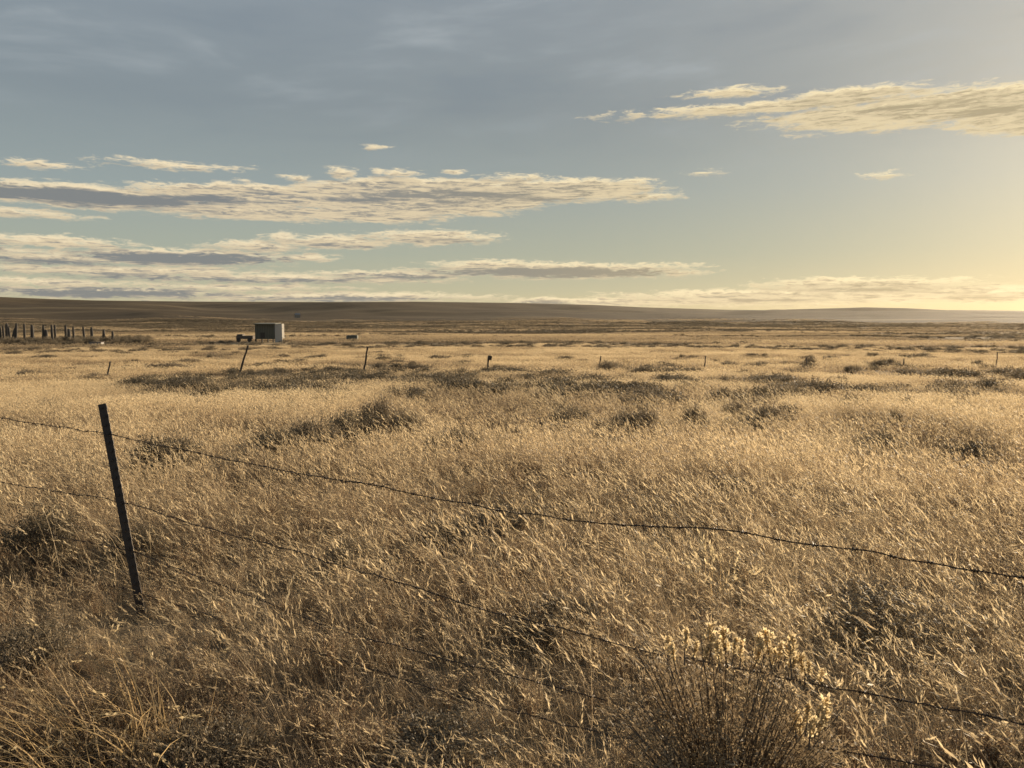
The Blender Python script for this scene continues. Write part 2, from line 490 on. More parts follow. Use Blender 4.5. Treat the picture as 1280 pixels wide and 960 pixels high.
# ------------------------------------------------------------------ mesh helpers
class MB:
    """collects raw geometry for ONE mesh"""
    def __init__(self):
        self.v, self.f, self.mi, self.nv = [], [], [], 0

    def add(self, verts, faces, mi=0):
        verts = np.asarray(verts, float).reshape(-1, 3)
        self.v.append(verts)
        for f in faces:
            self.f.append(tuple(int(i) + self.nv for i in f))
            self.mi.append(mi)
        self.nv += len(verts)

    def box(self, c, s, rot=None, mi=0):
        c, s = Vector(c), Vector(s)
        vs = [Vector((x * s.x / 2, y * s.y / 2, z * s.z / 2)) for z in (-1, 1) for y in (-1, 1) for x in (-1, 1)]
        if rot is not None:
            e = Euler(rot).to_matrix()
            vs = [e @ q for q in vs]
        self.add([q + c for q in vs], [(0, 2, 3, 1), (4, 5, 7, 6), (0, 1, 5, 4), (2, 6, 7, 3), (0, 4, 6, 2), (1, 3, 7, 5)], mi)

    def tube(self, pts, rad, n=5, mi=0, cap=True):
        pts = [Vector(p) for p in pts]
        rad = [rad] * len(pts) if not hasattr(rad, '__len__') else rad
        vs, fs = [], []
        up = Vector((0.13, 0.21, 0.97))
        for i, p in enumerate(pts):
            t = (pts[min(i + 1, len(pts) - 1)] - pts[max(i - 1, 0)])
            t = t.normalized() if t.length > 1e-9 else Vector((0, 0, 1))
            u = t.cross(up if abs(t.dot(up)) < 0.95 else Vector((1, 0, 0))).normalized()
            w = t.cross(u)
            for j in range(n):
                a = 2 * math.pi * j / n
                vs.append(p + (u * math.cos(a) + w * math.sin(a)) * rad[i])
        for i in range(len(pts) - 1):
            for j in range(n):
                a, b = i * n + j, i * n + (j + 1) % n
                fs.append((a, b, b + n, a + n))
        if cap:
            fs.append(tuple(range(n - 1, -1, -1)))
            fs.append(tuple((len(pts) - 1) * n + j for j in range(n)))
        self.add(vs, fs, mi)

    def strip(self, pts, side, wid, mi=0):
        """flat ribbon along pts; side vector, half widths"""
        pts = np.asarray(pts, float)
        side = np.asarray(side, float)
        w = np.asarray(wid, float)[:, None]
        v = np.empty((2 * len(pts), 3))
        v[0::2] = pts - side * w
        v[1::2] = pts + side * w
        self.add(v, [(2 * i, 2 * i + 1, 2 * i + 3, 2 * i + 2) for i in range(len(pts) - 1)], mi)

    def leaf(self, p, d, s, ln, w, mi=0):
        p, d, s = np.asarray(p), np.asarray(d), np.asarray(s)
        self.add([p, p + d * ln * 0.5 + s * w, p + d * ln, p + d * ln * 0.5 - s * w], [(0, 1, 2, 3)], mi)

    def mesh(self, name, mats, smooth_shade=False):
        me = bpy.data.meshes.new(name)
        v = np.concatenate(self.v) if self.v else np.zeros((0, 3))
        me.from_pydata(v.tolist(), [], self.f)
        for m in (mats if isinstance(mats, (list, tuple)) else [mats]):
            me.materials.append(m)
        me.polygons.foreach_set('material_index', self.mi)
        if smooth_shade:
            me.polygons.foreach_set('use_smooth', [True] * len(self.f))
        me.update()
        return me

    def build(self, name, mats, parent=None, smooth_shade=False, link=True):
        o = bpy.data.objects.new(name, self.mesh(name, mats, smooth_shade))
        if link:
            COL.objects.link(o)
        if parent is not None:
            o.parent = parent
        return o


def tag(o, label=None, cat=None, group=None, kind=None):
    if label:
        o['label'] = label
    if cat:
        o['category'] = cat
    if group:
        o['group'] = group
    if kind:
        o['kind'] = kind
    return o


def empty(name, loc, rz=0.0):
    o = bpy.data.objects.new(name, None)
    o.empty_display_size = 0.1
    COL.objects.link(o)
    o.location = loc
    o.rotation_euler = (0, 0, rz)
    return o


def unit(v):
    v = np.asarray(v, float)
    return v / (np.linalg.norm(v) + 1e-12)


# ------------------------------------------------------------------ ground sheets
def ground_sheet(name, radii, kind='structure'):
    azs = np.concatenate([np.arange(-58, 58.01, 0.4), np.arange(61, 300, 3.0)])
    na, nr = len(azs), len(radii)
    A, RR = np.meshgrid(np.radians(azs), radii)
    X, Y = np.sin(A) * RR, np.cos(A) * RR
    Z = ground_z(X, Y)
    verts = np.stack([X, Y, Z], -1).reshape(-1, 3).tolist()
    faces = []
    for i in range(nr - 1):
        for j in range(na):
            a, b = i * na + j, i * na + (j + 1) % na
            faces.append((a, a + na, b + na, b))
    if radii[0] < 1:
        faces.append(tuple(range(na)))
    me = bpy.data.meshes.new(name)
    me.from_pydata(verts, [], faces)
    me.materials.append(M_GROUND)
    me.polygons.foreach_set('use_smooth', [True] * len(faces))
    me.update()
    o = bpy.data.objects.new(name, me)
    COL.objects.link(o)
    o['kind'] = kind
    return o


ground_sheet('ground', np.geomspace(0.3, 1100, 420))
ground_sheet('hills', np.geomspace(1100, 7000, 110))


# ------------------------------------------------------------------ haze (thin evening air)
def build_haze():
    m, k, out = new_mat('evening_haze')
    pv = k.n('ShaderNodeVolumePrincipled')
    pv.inputs['Color'].default_value = (1.0, 0.86, 0.62, 1)
    pv.inputs['Density'].default_value = 0.000011
    pv.inputs['Anisotropy'].default_value = 0.6
    k.t.links.new(pv.outputs[0], out.inputs['Volume'])
    mb = MB()
    zmin, zmax = -16.0, 125.0
    mb.box((0, 0, (zmin + zmax) / 2), (14400, 14400, zmax - zmin))
    o = mb.build('haze', m)
    o['kind'] = 'stuff'


build_haze()


# ------------------------------------------------------------------ grass tufts
WIND = np.array([-0.80, -0.15, 0.0])     # the stems lean to the left, away from the wind


def tuft(seed, n, h, spread, wid, seeds=0.3, lean=0.45, splay=0.35, segs=4, curl=0.0, head=(0.05, 0.10), headw=0.004):
    r = np.random.default_rng(seed)
    mb = MB()
    for i in range(n):
        ba = r.uniform(0, 6.283)
        br = spread * math.sqrt(r.uniform())
        base = np.array([math.cos(ba) * br, math.sin(ba) * br, -0.02])
        L = h * r.uniform(0.45, 1.1)
        outd = np.array([math.cos(ba), math.sin(ba), 0]) * splay * r.uniform(0, 1)
        jit = r.normal(0, 0.22, 3)
        jit[2] = 0
        ld = WIND * lean * r.uniform(0.3, 1.4) + outd + jit
        is_seed = r.uniform() < seeds
        if is_seed:
            L = h * r.uniform(0.95, 1.35)
        cv = r.uniform(0.8, 1.7)
        t = np.linspace(0, 1, segs + 1)
        cdir = unit(np.array([r.normal(), r.normal(), 0])) * curl * r.uniform(0.2, 1)
        pts = base + np.outer(t, [0, 0, 1]) * L + np.outer(t ** (1 + cv * 0.5), ld) * L + np.outer(t ** 3, cdir) * L
        pts[:, 2] -= (t ** 3) * L * (0.12 * r.uniform(0, 2) + curl * 0.55)
        a = r.uniform(0, 6.283)
        side = np.array([math.cos(a), math.sin(a), r.uniform(-.3, .3)])
        w = wid * r.uniform(0.6, 1.3) * (0.55 if is_seed else 1.0)
        tip = 0.45 if is_seed else 0.08
        mb.strip(pts, side, w * (1 - (1 - tip) * t ** 1.5), 0)
        if is_seed:
            d = unit(pts[-1] - pts[-2])
            hl = r.uniform(*head)
            p0 = pts[-1]
            s1 = unit(np.cross(d, [0.3, 0.5, 0.8]))
            s2 = np.cross(d, s1)
            ns = 9 if segs >= 4 else 4
            for q in range(ns):
                u = q / ns
                pp = p0 + d * hl * u + d * 0.0 + WIND * (u * u) * hl * 0.25
                an = q * 2.4 + r.uniform(0, 1)
                sd = s1 * math.cos(an) + s2 * math.sin(an)
                ld2 = unit(d + sd * r.uniform(0.15, 0.5))
                mb.leaf(pp, ld2, unit(np.cross(ld2, sd)), hl * (1.6 / ns + 0.12), headw * (1.25 - 0.7 * u), 1)
    return mb


def weed(seed, h, n=5, leaf=0.012):
    """dry branching forb with small seed pods"""
    r = np.random.default_rng(seed)
    mb = MB()
    for i in range(n):
        a = r.uniform(0, 6.283)
        top = np.array([math.cos(a) * 0.25, math.sin(a) * 0.25, 1.0]) * h * r.uniform(0.6, 1.1) + WIND * 0.12 * h
        pts = [np.array([0, 0, -0.02]) + (top) * t + np.array([0, 0, 0.03]) * math.sin(3.1 * t) for t in np.linspace(0, 1, 4)]
        sd = unit([math.sin(a), -math.cos(a), 0.1])
        mb.strip(pts, sd, [0.0024, 0.002, 0.0017, 0.001], 0)
        for j in range(9):
            t = r.uniform(0.3, 1.0)
            p = top * t
            d = unit(np.array([r.normal(), r.normal(), 0.7 + r.uniform()]))
            ln = h * r.uniform(0.08, 0.22)
            q = p + d * ln
            mb.strip([p, q], unit(np.cross(d, [0.2, 0.4, 0.7])), [0.0014, 0.0008], 0)
            for z in range(4):
                e = unit(r.normal(size=3) + np.array([0, 0, 0.6]))
                pp = p + d * ln * r.uniform(0.4, 1.05)
                mb.leaf(pp, e, unit(np.cross(e, r.normal(size=3))), leaf * r.uniform(0.7, 1.6), leaf * 0.33, r.integers(0, 2))
    return mb


def proto_set(name, meshes):
    c = bpy.data.collections.new(name)          # not linked to the scene: only instanced
    for i, (mb, mats) in enumerate(meshes):
        o = bpy.data.objects.new('%s_%02d' % (name, i), mb.mesh('%s_%02d' % (name, i), mats))
        c.objects.link(o)
    return c


def scatter(name, pts, rot, scale, idx, tint, coll):
    me = bpy.data.meshes.new(name)
    n = len(pts)
    me.vertices.add(n)
    me.vertices.foreach_set('co', np.asarray(pts, np.float32).ravel())
    for nm, ty, dat in (('rot', 'FLOAT_VECTOR', rot), ('scl', 'FLOAT_VECTOR', scale)):
        a = me.attributes.new(nm, ty, 'POINT')
        a.data.foreach_set('vector', np.asarray(dat, np.float32).ravel())
    a = me.attributes.new('tint', 'FLOAT', 'POINT')
    a.data.foreach_set('value', np.asarray(tint, np.float32))
    a = me.attributes.new('idx', 'INT', 'POINT')
    a.data.foreach_set('value', np.asarray(idx, np.int32))
    me.update()
    o = bpy.data.objects.new(name, me)
    COL.objects.link(o)
    g = bpy.data.node_groups.new('scatter_' + name, 'GeometryNodeTree')
    g.interface.new_socket('Geometry', in_out='INPUT', socket_type='NodeSocketGeometry')
    g.interface.new_socket('Geometry', in_out='OUTPUT', socket_type='NodeSocketGeometry')
    N, L = g.nodes.new, g.links.new
    gi, go = N('NodeGroupInput'), N('NodeGroupOutput')
    ci = N('GeometryNodeCollectionInfo')
    ci.inputs['Collection'].default_value = coll
    ci.inputs['Separate Children'].default_value = True
    ci.inputs['Reset Children'].default_value = True
    ip = N('GeometryNodeInstanceOnPoints')
    ip.inputs['Pick Instance'].default_value = True

    def attr(nm, ty):
        a = N('GeometryNodeInputNamedAttribute')
        a.data_type = ty
        a.inputs['Name'].default_value = nm
        return a.outputs['Attribute']
    L(gi.outputs[0], ip.inputs['Points'])
    L(ci.outputs[0], ip.inputs['Instance'])
    L(attr('idx', 'INT'), ip.inputs['Instance Index'])
    L(attr('rot', 'FLOAT_VECTOR'), ip.inputs['Rotation'])
    L(attr('scl', 'FLOAT_VECTOR'), ip.inputs['Scale'])
    L(ip.outputs[0], go.inputs[0])
    md = o.modifiers.new('scatter', 'NODES')
    md.node_group = g
    o['kind'] = 'stuff'
    return o


def wedge(n, r0, r1, half):
    rr = np.sqrt(rng.uniform(r0 * r0, r1 * r1, n))
    aa = np.radians(rng.uniform(-half, half, n))
    return np.sin(aa) * rr, np.cos(aa) * rr, rr


def field_tint(x, y):
    """pale even grass in the middle distance, browner and weedier close by, in drifts"""
    r = np.hypot(x, y)
    b = fbm(x / 2.2, y / 2.2, 101, 4)
    c = fbm(x / 9.0, y / 6.0, 111, 4)
    t = 0.47 + (b - 0.5) * 1.7 + (c - 0.5) * 1.4
    t = t + 0.24 * smooth(r, 9, 20) - 0.06 * (1 - smooth(r, 3, 7))
    return np.clip(t, 0.02, 1.0)


GM = [M_BLADE, M_SEED]
near_set = proto_set('near_tuft', (
    [(tuft(100 + i, 34, 0.27, 0.055, 0.0016, 0.16, 0.55, 0.45, 5, headw=0.0026, curl=0.15), GM) for i in range(5)] +          # 0-4 bunch grass
    [(tuft(120 + i, 46, 0.19, 0.085, 0.0015, 0.05, 0.40, 0.85, 5, curl=0.8, headw=0.0025), GM) for i in range(4)] +    # 5-8 curled thatch
    [(tuft(140 + i, 8, 0.44, 0.05, 0.0015, 0.7, 0.62, 0.25, 5, head=(0.06, 0.14), headw=0.0034), GM) for i in range(4)] +  # 9-12 tall stems
    [(weed(160 + i, 0.25, 9, 0.009), [M_WEED, M_SEED]) for i in range(4)]))                                # 13-16 weeds
tall_set = proto_set('tall_tuft', [(tuft(180 + i, 5, 0.46, 0.06, 0.0019, 0.85, 0.62, 0.2, 5, head=(0.08, 0.15), headw=0.0036), GM) for i in range(4)])
mid_set = proto_set('mid_tuft', (
    [(tuft(200 + i, 26, 0.29, 0.09, 0.0030, 0.28, 0.55, 0.45, 3, head=(0.06, 0.11), headw=0.005), GM) for i in range(5)] +
    [(tuft(220 + i, 30, 0.20, 0.12, 0.0032, 0.08, 0.40, 0.8, 3, curl=0.6, headw=0.005), GM) for i in range(3)] +
    [(weed(240 + i, 0.26, 8, 0.015), [M_WEED, M_SEED]) for i in range(2)]))
far_set = proto_set('far_tuft', (
    [(tuft(300 + i, 26, 0.26, 0.25, 0.009, 0.35, 0.5, 0.5, 2, head=(0.07, 0.12), headw=0.016), GM) for i in range(5)]))


def make_grass():
    # close grass
    x, y, r = wedge(14000, 0.7, 9.0, 50)
    x2, y2 = rng.uniform(-4, 4, 2500), rng.uniform(-3.5, 1.0, 2500)
    keep = np.hypot(x2, y2) > 0.5
    x, y = np.concatenate([x, x2[keep]]), np.concatenate([y, y2[keep]])
    n = len(x)
    t = field_tint(x, y)
    u = rng.uniform(size=n)
    wk = smooth(t, 0.55, 0.2)
    idx = np.where(u < 0.46, rng.integers(0, 5, n), np.where(u < 0.84, rng.integers(5, 9, n), rng.integers(9, 13, n)))
    idx = np.where((rng.uniform(size=n) < 0.12 + 0.5 * wk), rng.integers(13, 17, n), idx)
    s = rng.uniform(0.65, 1.2, n) * (0.55 + 0.6 * fbm(x / 1.6, y / 1.6, 131, 3)) * (1 - 0.5 * np.exp(-(((x + 2.05) / 0.8) ** 2 + ((y - 4.05) / 0.75) ** 2)))
    rot = np.stack([rng.normal(0, .08, n), rng.normal(0, .08, n), rng.normal(0, 0.5, n)], 1)
    sc = np.stack([s, s, s * rng.uniform(.85, 1.15, n)], 1)
    tag(scatter('grass', np.stack([x, y, ground_z(x, y)], 1), rot, sc, idx, np.clip(t + rng.normal(0, .12, n), 0, 1), near_set),
        'tall dry golden grass and brown weeds in the foreground', 'grass')
    # taller pale seed stems standing over the mat
    xa, ya, ra = wedge(900, 1.6, 9.0, 48)
    xb, yb, rb = wedge(900, 9.0, 18, 44)
    x, y = np.concatenate([xa, xb]), np.concatenate([ya, yb])
    k = (fbm(x / 1.4, y / 1.4, 161, 3) > rng.uniform(0.35, 0.6, len(x))) & (np.hypot(x - 0.68, y - 2.2) > 0.65) & (np.hypot((x + 2.1) / 1.0, (y - 4.1) / 0.9) > 0.85)
    x, y = x[k], y[k]
    n = len(x)
    s = rng.uniform(0.75, 1.25, n)
    rot = np.stack([rng.normal(0, .1, n), rng.normal(0, .1, n), rng.normal(0, 0.4, n)], 1)
    tag(scatter('seed_grass', np.stack([x, y, ground_z(x, y)], 1), rot, np.stack([s, s, s], 1), rng.integers(0, 4, n), rng.uniform(0.75, 1, n), tall_set),
        'taller pale seed stems leaning left over the grass', 'grass')
    # middle grass
    x, y, r = wedge(60000, 8.5, 36, 46)
    n = len(x)
    t = field_tint(x, y)
    u = rng.uniform(size=n)
    idx = np.where(u < 0.62, rng.integers(0, 5, n), rng.integers(5, 8, n))
    idx = np.where(rng.uniform(size=n) < 0.02 + 0.4 * smooth(t, 0.5, 0.2), rng.integers(8, 10, n), idx)
    s = rng.uniform(0.65, 1.15, n) * (0.68 + 0.5 * fbm(x / 3, y / 3, 141, 3))
    rot = np.stack([rng.normal(0, .08, n), rng.normal(0, .08, n), rng.normal(0, 0.6, n)], 1)
    tag(scatter('grass', np.stack([x, y, ground_z(x, y)], 1), rot, np.stack([s, s, s], 1), idx, np.clip(t + rng.normal(0, .1, n), 0, 1), mid_set),
        'pale even sea of dry grass in the middle distance', 'grass')
    # far grass
    x, y, r = wedge(90000, 35, 135, 43)
    n = len(x)
    b = fbm(x / 14, y / 5.0, 121, 4)
    t = np.clip(field_tint(x, y) - 0.20 + (b - 0.5) * 1.3, 0, 1)
    s = rng.uniform(0.6, 1.1, n) * (0.7 + 0.4 * fbm(x / 8, y / 8, 151, 3))
    rot = np.stack([rng.normal(0, .08, n), rng.normal(0, .08, n), rng.normal(0, 0.6, n)], 1)
    k = t > 0.12
    tag(scatter('grass', np.stack([x, y, ground_z(x, y)], 1)[k], rot[k], np.stack([s * 1.3, s * 1.3, s], 1)[k], rng.integers(0, 5, n)[k], t[k], far_set),
        'dry grass of the far field, past the second row of fence posts', 'grass')


make_grass()


def plain_grass():
    X, Y, S, H = [], [], [], []
    for n, r0, r1, sc in ((60000, 130, 360, 3.2), (60000, 350, 1000, 7.5)):
        x, y, r = wedge(n, r0, r1, 42)
        m = fbm(x / 60, y / 22, 171, 4) + 0.35 * (fbm(x / 250, y / 120, 181, 3) - 0.5)
        k = (m < rng.uniform(0.44, 0.56, n)) & ~((np.abs(x + 48) < 7) & (np.abs(y - 148) < 9))
        X.append(x[k]); Y.append(y[k])
        S.append(sc * rng.uniform(0.7, 1.3, k.sum())); H.append(rng.uniform(0.7, 1.4, k.sum()) * (1 + 0.12 * sc))
    x, y, s, h = (np.concatenate(q) for q in (X, Y, S, H))
    n = len(x)
    t = np.clip(0.24 - 0.17 * smooth(np.hypot(x, y), 220, 520) + (fbm(x / 110, y / 28, 191, 4) - 0.5) * 2.0 + rng.normal(0, .06, n), 0.05, 1)
    rot = np.stack([np.zeros(n), np.zeros(n), rng.normal(0, 0.6, n)], 1)
    tag(scatter('grass', np.stack([x, y, ground_z(x, y)], 1), rot, np.stack([s, s, h], 1), rng.integers(0, 5, n), t, far_set),
        'dry grass of the open plain in front of the hills', 'grass')


plain_grass()


# ------------------------------------------------------------------ sagebrush
def sage_geo(seed, n_leaf, leaf, n_clump=16, spikes=26, h=0.62, stem_n=4):
    """bush of unit width: returns (foliage, stems)"""
    r = np.random.default_rng(seed)
    fo, st = MB(), MB()
    cl = []
    for i in range(n_clump):
        a = r.uniform(0, 6.283)
        q = math.sqrt(r.uniform()) * 0.40
        zz = h * (0.95 - 1.6 * q * q) * r.uniform(0.45, 0.98)
        cl.append(np.array([math.cos(a) * q, math.sin(a) * q, max(0.10, zz)]))
    for c in cl:
        mid = np.array([c[0] * 0.35, c[1] * 0.35, c[2] * 0.55]) + r.normal(0, .02, 3)
        st.tube([np.array([c[0] * .08, c[1] * .08, -0.03]), mid, c], [0.014, 0.009, 0.004], stem_n)
        for b in range(5):
            e = c + r.normal(0, 0.07, 3)
            st.tube([mid + (c - mid) * r.uniform(0.2, 0.9), e], [0.004, 0.0018], 3, cap=False)
    per = n_leaf // n_clump
    for c in cl:
        rad = r.uniform(0.06, 0.12)
        for i in range(per):
            p = c + r.normal(0, 1, 3) * np.array([rad, rad, rad * 0.8])
            if p[2] < 0.01:
                p[2] = abs(p[2]) + 0.01
            d = unit(r.normal(size=3) * 0.7 + np.array([p[0], p[1], 0.9]))
            fo.leaf(p, d, unit(np.cross(d, r.normal(size=3))), leaf * r.uniform(.6, 1.5), leaf * 0.2)
    for i in range(spikes):
        c = cl[r.integers(0, n_clump)]
        p = c + r.normal(0, .05, 3)
        tip = p + np.array([r.normal(0, .04) - 0.03, r.normal(0, .04), r.uniform(0.10, 0.24)])
        st.tube([p, tip], [0.0035, 0.0015], 3, cap=False)
        for j in range(12 if n_leaf > 2000 else 6):
            q = p + (tip - p) * r.uniform(0.15, 1.02)
            d = unit(r.normal(size=3) * 0.5 + np.array([0, 0, 1.0]))
            fo.leaf(q, d, unit(np.cross(d, r.normal(size=3))), leaf * r.uniform(.6, 1.2), leaf * 0.2)
    return fo, st


def join(fo, st):
    mb = MB()
    mb.add(np.concatenate(fo.v), fo.f, 0)
    mb.add(np.concatenate(st.v), st.f, 1)
    return mb


NEAR_SAGE = []
for i in range(4):
    fo, st = sage_geo(500 + i, 5200, 0.034, 22, 34)
    NEAR_SAGE.append((fo.mesh('sage_foliage', M_SAGE), st.mesh('sage_stems', M_TWIG)))
MID_SAGE = [join(*sage_geo(520 + i, 2400, 0.042, 16, 30, stem_n=3)).mesh('sage_mid', [M_SAGE, M_TWIG]) for i in range(5)]


def link_obj(name, me, parent=None):
    o = bpy.data.objects.new(name, me)
    COL.objects.link(o)
    if parent is not None:
        o.parent = parent
    return o


SAGE_N = [0]


def sagebrush(px, py, wpx, hpx, label, group='sagebrush bushes scattered through the grass', lift=0.18, loc=None):
    if loc is None:
        x, y = on_ground(px, py, lift)
    else:
        x, y = loc
    d = math.hypot(x, y)
    k = y / FPX
    w = wpx * k * 1.15
    h = (hpx * k / 0.72 + lift * 0.8) * (1.3 if 9 < y < 22 else 1.0)
    i = SAGE_N[0]
    SAGE_N[0] += 1
    rz = (i * 2.399) % 6.283
    z = gz(x, y)
    sc = (w, w * 0.95, h)
    if d < 17:
        root = empty('sagebrush', (x, y, z), rz)
        root.scale = sc
        f, s = NEAR_SAGE[i % len(NEAR_SAGE)]
        link_obj('foliage', f, root)
        link_obj('stems', s, root)
    else:
        root = link_obj('sagebrush', MID_SAGE[i % len(MID_SAGE)])
        root.location = (x, y, z)
        root.rotation_euler = (0, 0, rz)
        root.scale = sc
    tag(root, label, 'sagebrush', group)
    return root


BUSHES = [
    # x, base y, width, height, label
    (55, 690, 84, 80, 'dark sagebrush left of the near steel post, standing in dry grass'),
    (30, 805, 130, 55, 'low dark sagebrush at the left picture edge, below the near post foot'),
    (175, 676, 60, 40, 'small grey sagebrush close behind the near steel post'),
    (205, 580, 90, 34, 'faint brown sagebrush under the top wire just right of the near post'),
    (345, 561, 62, 28, 'left end bush of the long grey sagebrush clump in the pale grass'),
    (395, 555, 66, 32, 'second bush from the left in the long grey sagebrush clump'),
    (438, 547, 56, 34, 'middle bush of the long grey sagebrush clump in the pale grass'),
    (474, 541, 56, 40, 'tallest and darkest bush of the long grey sagebrush clump'),
    (508, 541, 44, 30, 'spiky bush at the right end of the long grey sagebrush clump'),
    (565, 556, 70, 22, 'low sagebrush trailing off to the right of the long grey clump'),
    (713, 526, 50, 20, 'domed dark sagebrush in pale grass, left of the bush with pale stems before it'),
    (750, 529, 30, 9, 'very low brown sagebrush between two dark domed bushes'),
    (793, 536, 62, 28, 'dark sagebrush with pale grass stems standing in front of it'),
    (870, 530, 30, 24, 'narrow upright sagebrush right of the two dark domed bushes'),
    (925, 516, 46, 16, 'flat brown sagebrush with a dark right end in the pale grass'),
    (962, 527, 62, 20, 'wide greyish sagebrush low in the grass, below the flat brown one'),
    (988, 515, 30, 12, 'small round sagebrush at the right of the flat brown one'),
    (622, 655, 90, 46, 'grey sagebrush half hidden in grass under the middle of the top wire'),
    (690, 760, 130, 40, 'low brown sagebrush above the second wire in the middle foreground'),
    (1095, 556, 60, 18, 'hazy sagebrush in the right field, lower left of the narrow one'),
    (1116, 530, 22, 20, 'narrow dark sagebrush standing alone in the right field'),
    (1215, 560, 60, 12, 'pale hazy sagebrush near the right picture edge'),
    (1100, 765, 190, 50, 'broad grey sagebrush in the right foreground, behind the bush with golden plumes'),
    (560, 920, 190, 40, 'low dark brush in the middle foreground below the lowest wire'),
    (270, 930, 150, 60, 'dark brush at the bottom, right of the arching golden tuft'),
    (545, 662, 60, 28, 'faint brown sagebrush below the wire splice'),
    (435, 690, 60, 36, 'small dark sagebrush between the top and second wires, right of the near post'),
    (910, 600, 60, 18, 'low brown sagebrush in bright grass above the right half of the top wire'),
    # band of the draw and the field by the far posts
    (800, 495, 56, 16, 'dark flat sagebrush in front of the fifth far post, right of the draw'),
    (832, 503, 40, 16, 'brown sagebrush touching the right end of the dark flat one'),
    (672, 497, 24, 10, 'tiny brown sagebrush alone in the pale field below the draw'),
    (318, 513, 20, 8, 'tiny bush of a pair in the pale field below the second far post'),
    (365, 506, 16, 9, 'tiny forked bush in the pale field right of the pair'),
    (60, 507, 34, 10, 'small twiggy bush in the pale field left of the near post top'),
    (186, 520, 14, 6, 'tiny brown tuft bush just right of the near post top'),
    (690, 471, 70, 14, 'wide sagebrush behind the draw, left of the fifth far post'),
    (640, 466, 60, 12, 'grey sagebrush right of the far post with the dark top'),
    (762, 462, 36, 14, 'rounded sagebrush touching the fifth far post on its right'),
    (735, 478, 70, 16, 'dark sagebrush at the foot of the fifth far post'),
    (783, 474, 40, 10, 'low sagebrush right of the foot of the fifth far post'),
    (812, 463, 40, 9, 'flat sagebrush between the fifth and sixth far posts'),
    (830, 456, 20, 8, 'small round sagebrush between the fifth and sixth far posts, farther back'),
    (852, 447, 9, 6, 'tiny dark stump-like bush far behind the sixth far post'),
    (905, 476, 44, 11, 'brown sagebrush below and right of the sixth far post'),
    (870, 483, 40, 13, 'sagebrush in front of the foot of the sixth far post'),
    (930, 468, 30, 10, 'small sagebrush midway between the sixth and seventh far posts'),
    (912, 456, 28, 7, 'flat small sagebrush behind and right of the sixth far post'),
    (957, 470, 30, 9, 'grey sagebrush left of the seventh far post'),
    (956, 446, 8, 7, 'tiny upright bush far back, left of the seventh far post'),
    (1012, 455, 16, 12, 'small bush leaning against the seventh far post'),
    (1022, 490, 92, 22, 'large grey-green sagebrush below the seventh far post'),
    (985, 488, 60, 16, 'sagebrush adjoining the large grey-green one on its left'),
    (1070, 492, 60, 16, 'brownish sagebrush adjoining the large grey-green one on its right'),
    (1066, 464, 24, 11, 'dark rounded sagebrush between the seventh and eighth far posts'),
    (1098, 458, 18, 12, 'pale tuft-like bush left of the eighth far post'),
    (1112, 456, 30, 10, 'rounded brown sagebrush touching the eighth far post on its left'),
    (1142, 468, 44, 11, 'dark grey sagebrush at the foot of the eighth far post'),
    (1198, 472, 50, 15, 'broad rounded sagebrush left of the ninth far post'),
    (1222, 456, 14, 8, 'small bush just left of the ninth far post, farther back'),
    (1180, 490, 60, 16, 'hazy sagebrush in front of the broad rounded one'),
    (1238, 486, 56, 18, 'grey hazy sagebrush in front of the ninth far post'),
    (1130, 492, 54, 14, 'low hazy sagebrush midway below the eighth far post'),
    (1276, 474, 40, 14, 'hazy sagebrush cut by the right picture edge'),
    (120, 472, 34, 9, 'flat brown sagebrush left of the first far post foot'),
    (38, 468, 40, 9, 'low brown sagebrush near the left picture edge of the far field'),
    (208, 460, 60, 9, 'flat sagebrush between the first and second far posts'),
    (262, 448, 9, 9, 'tiny dark upright bush left of the second far post'),
    (400, 447, 24, 6, 'flat tiny bush between the second and third far posts'),
    (354, 447, 16, 7, 'small bush right of the second far post'),
    (480, 449, 24, 6, 'tiny flat bush right of the third far post'),
    (520, 462, 40, 10, 'flat brown sagebrush between the third and fourth far posts'),
    (606, 470, 14, 9, 'dark small bush hugging the foot of the far post with the dark top'),
]
for b in BUSHES:
    sagebrush(*b)

def small_bushes():
    r = np.random.default_rng(77)
    rows = [(690, 1270, 444, 464, 40, 'small soft brown sagebrush dotted along the far right field by the thin fence posts', 14, 5),
            (800, 1270, 466, 508, 52, 'small soft grey sagebrush dotted over the right middle field', 34, 10),
            (20, 620, 440, 466, 30, 'small flat sagebrush dotted over the far left field by the fence posts', 16, 4),
            (650, 1000, 476, 530, 22, 'small brown sagebrush tuft in the pale grass of the middle field', 20, 8)]
    for x0, x1, y0, y1, n, lab, w, h in rows:
        for i in range(n):
            f = r.uniform(0.6, 1.6)
            sagebrush(r.uniform(x0, x1), r.uniform(y0, y1), w * f * r.uniform(.8, 1.5), h * f, lab, lab.replace('small ', 'scatter of ', 1))


small_bushes()

# the draw: an unbroken thicket of sagebrush, and the far cover of brush over the plain
far_bush = proto_set('brush', [(join(*sage_geo(560 + i, 1000, 0.055, 11, 22, stem_n=3)), [M_SAGE_FAR, M_TWIG]) for i in range(4)])


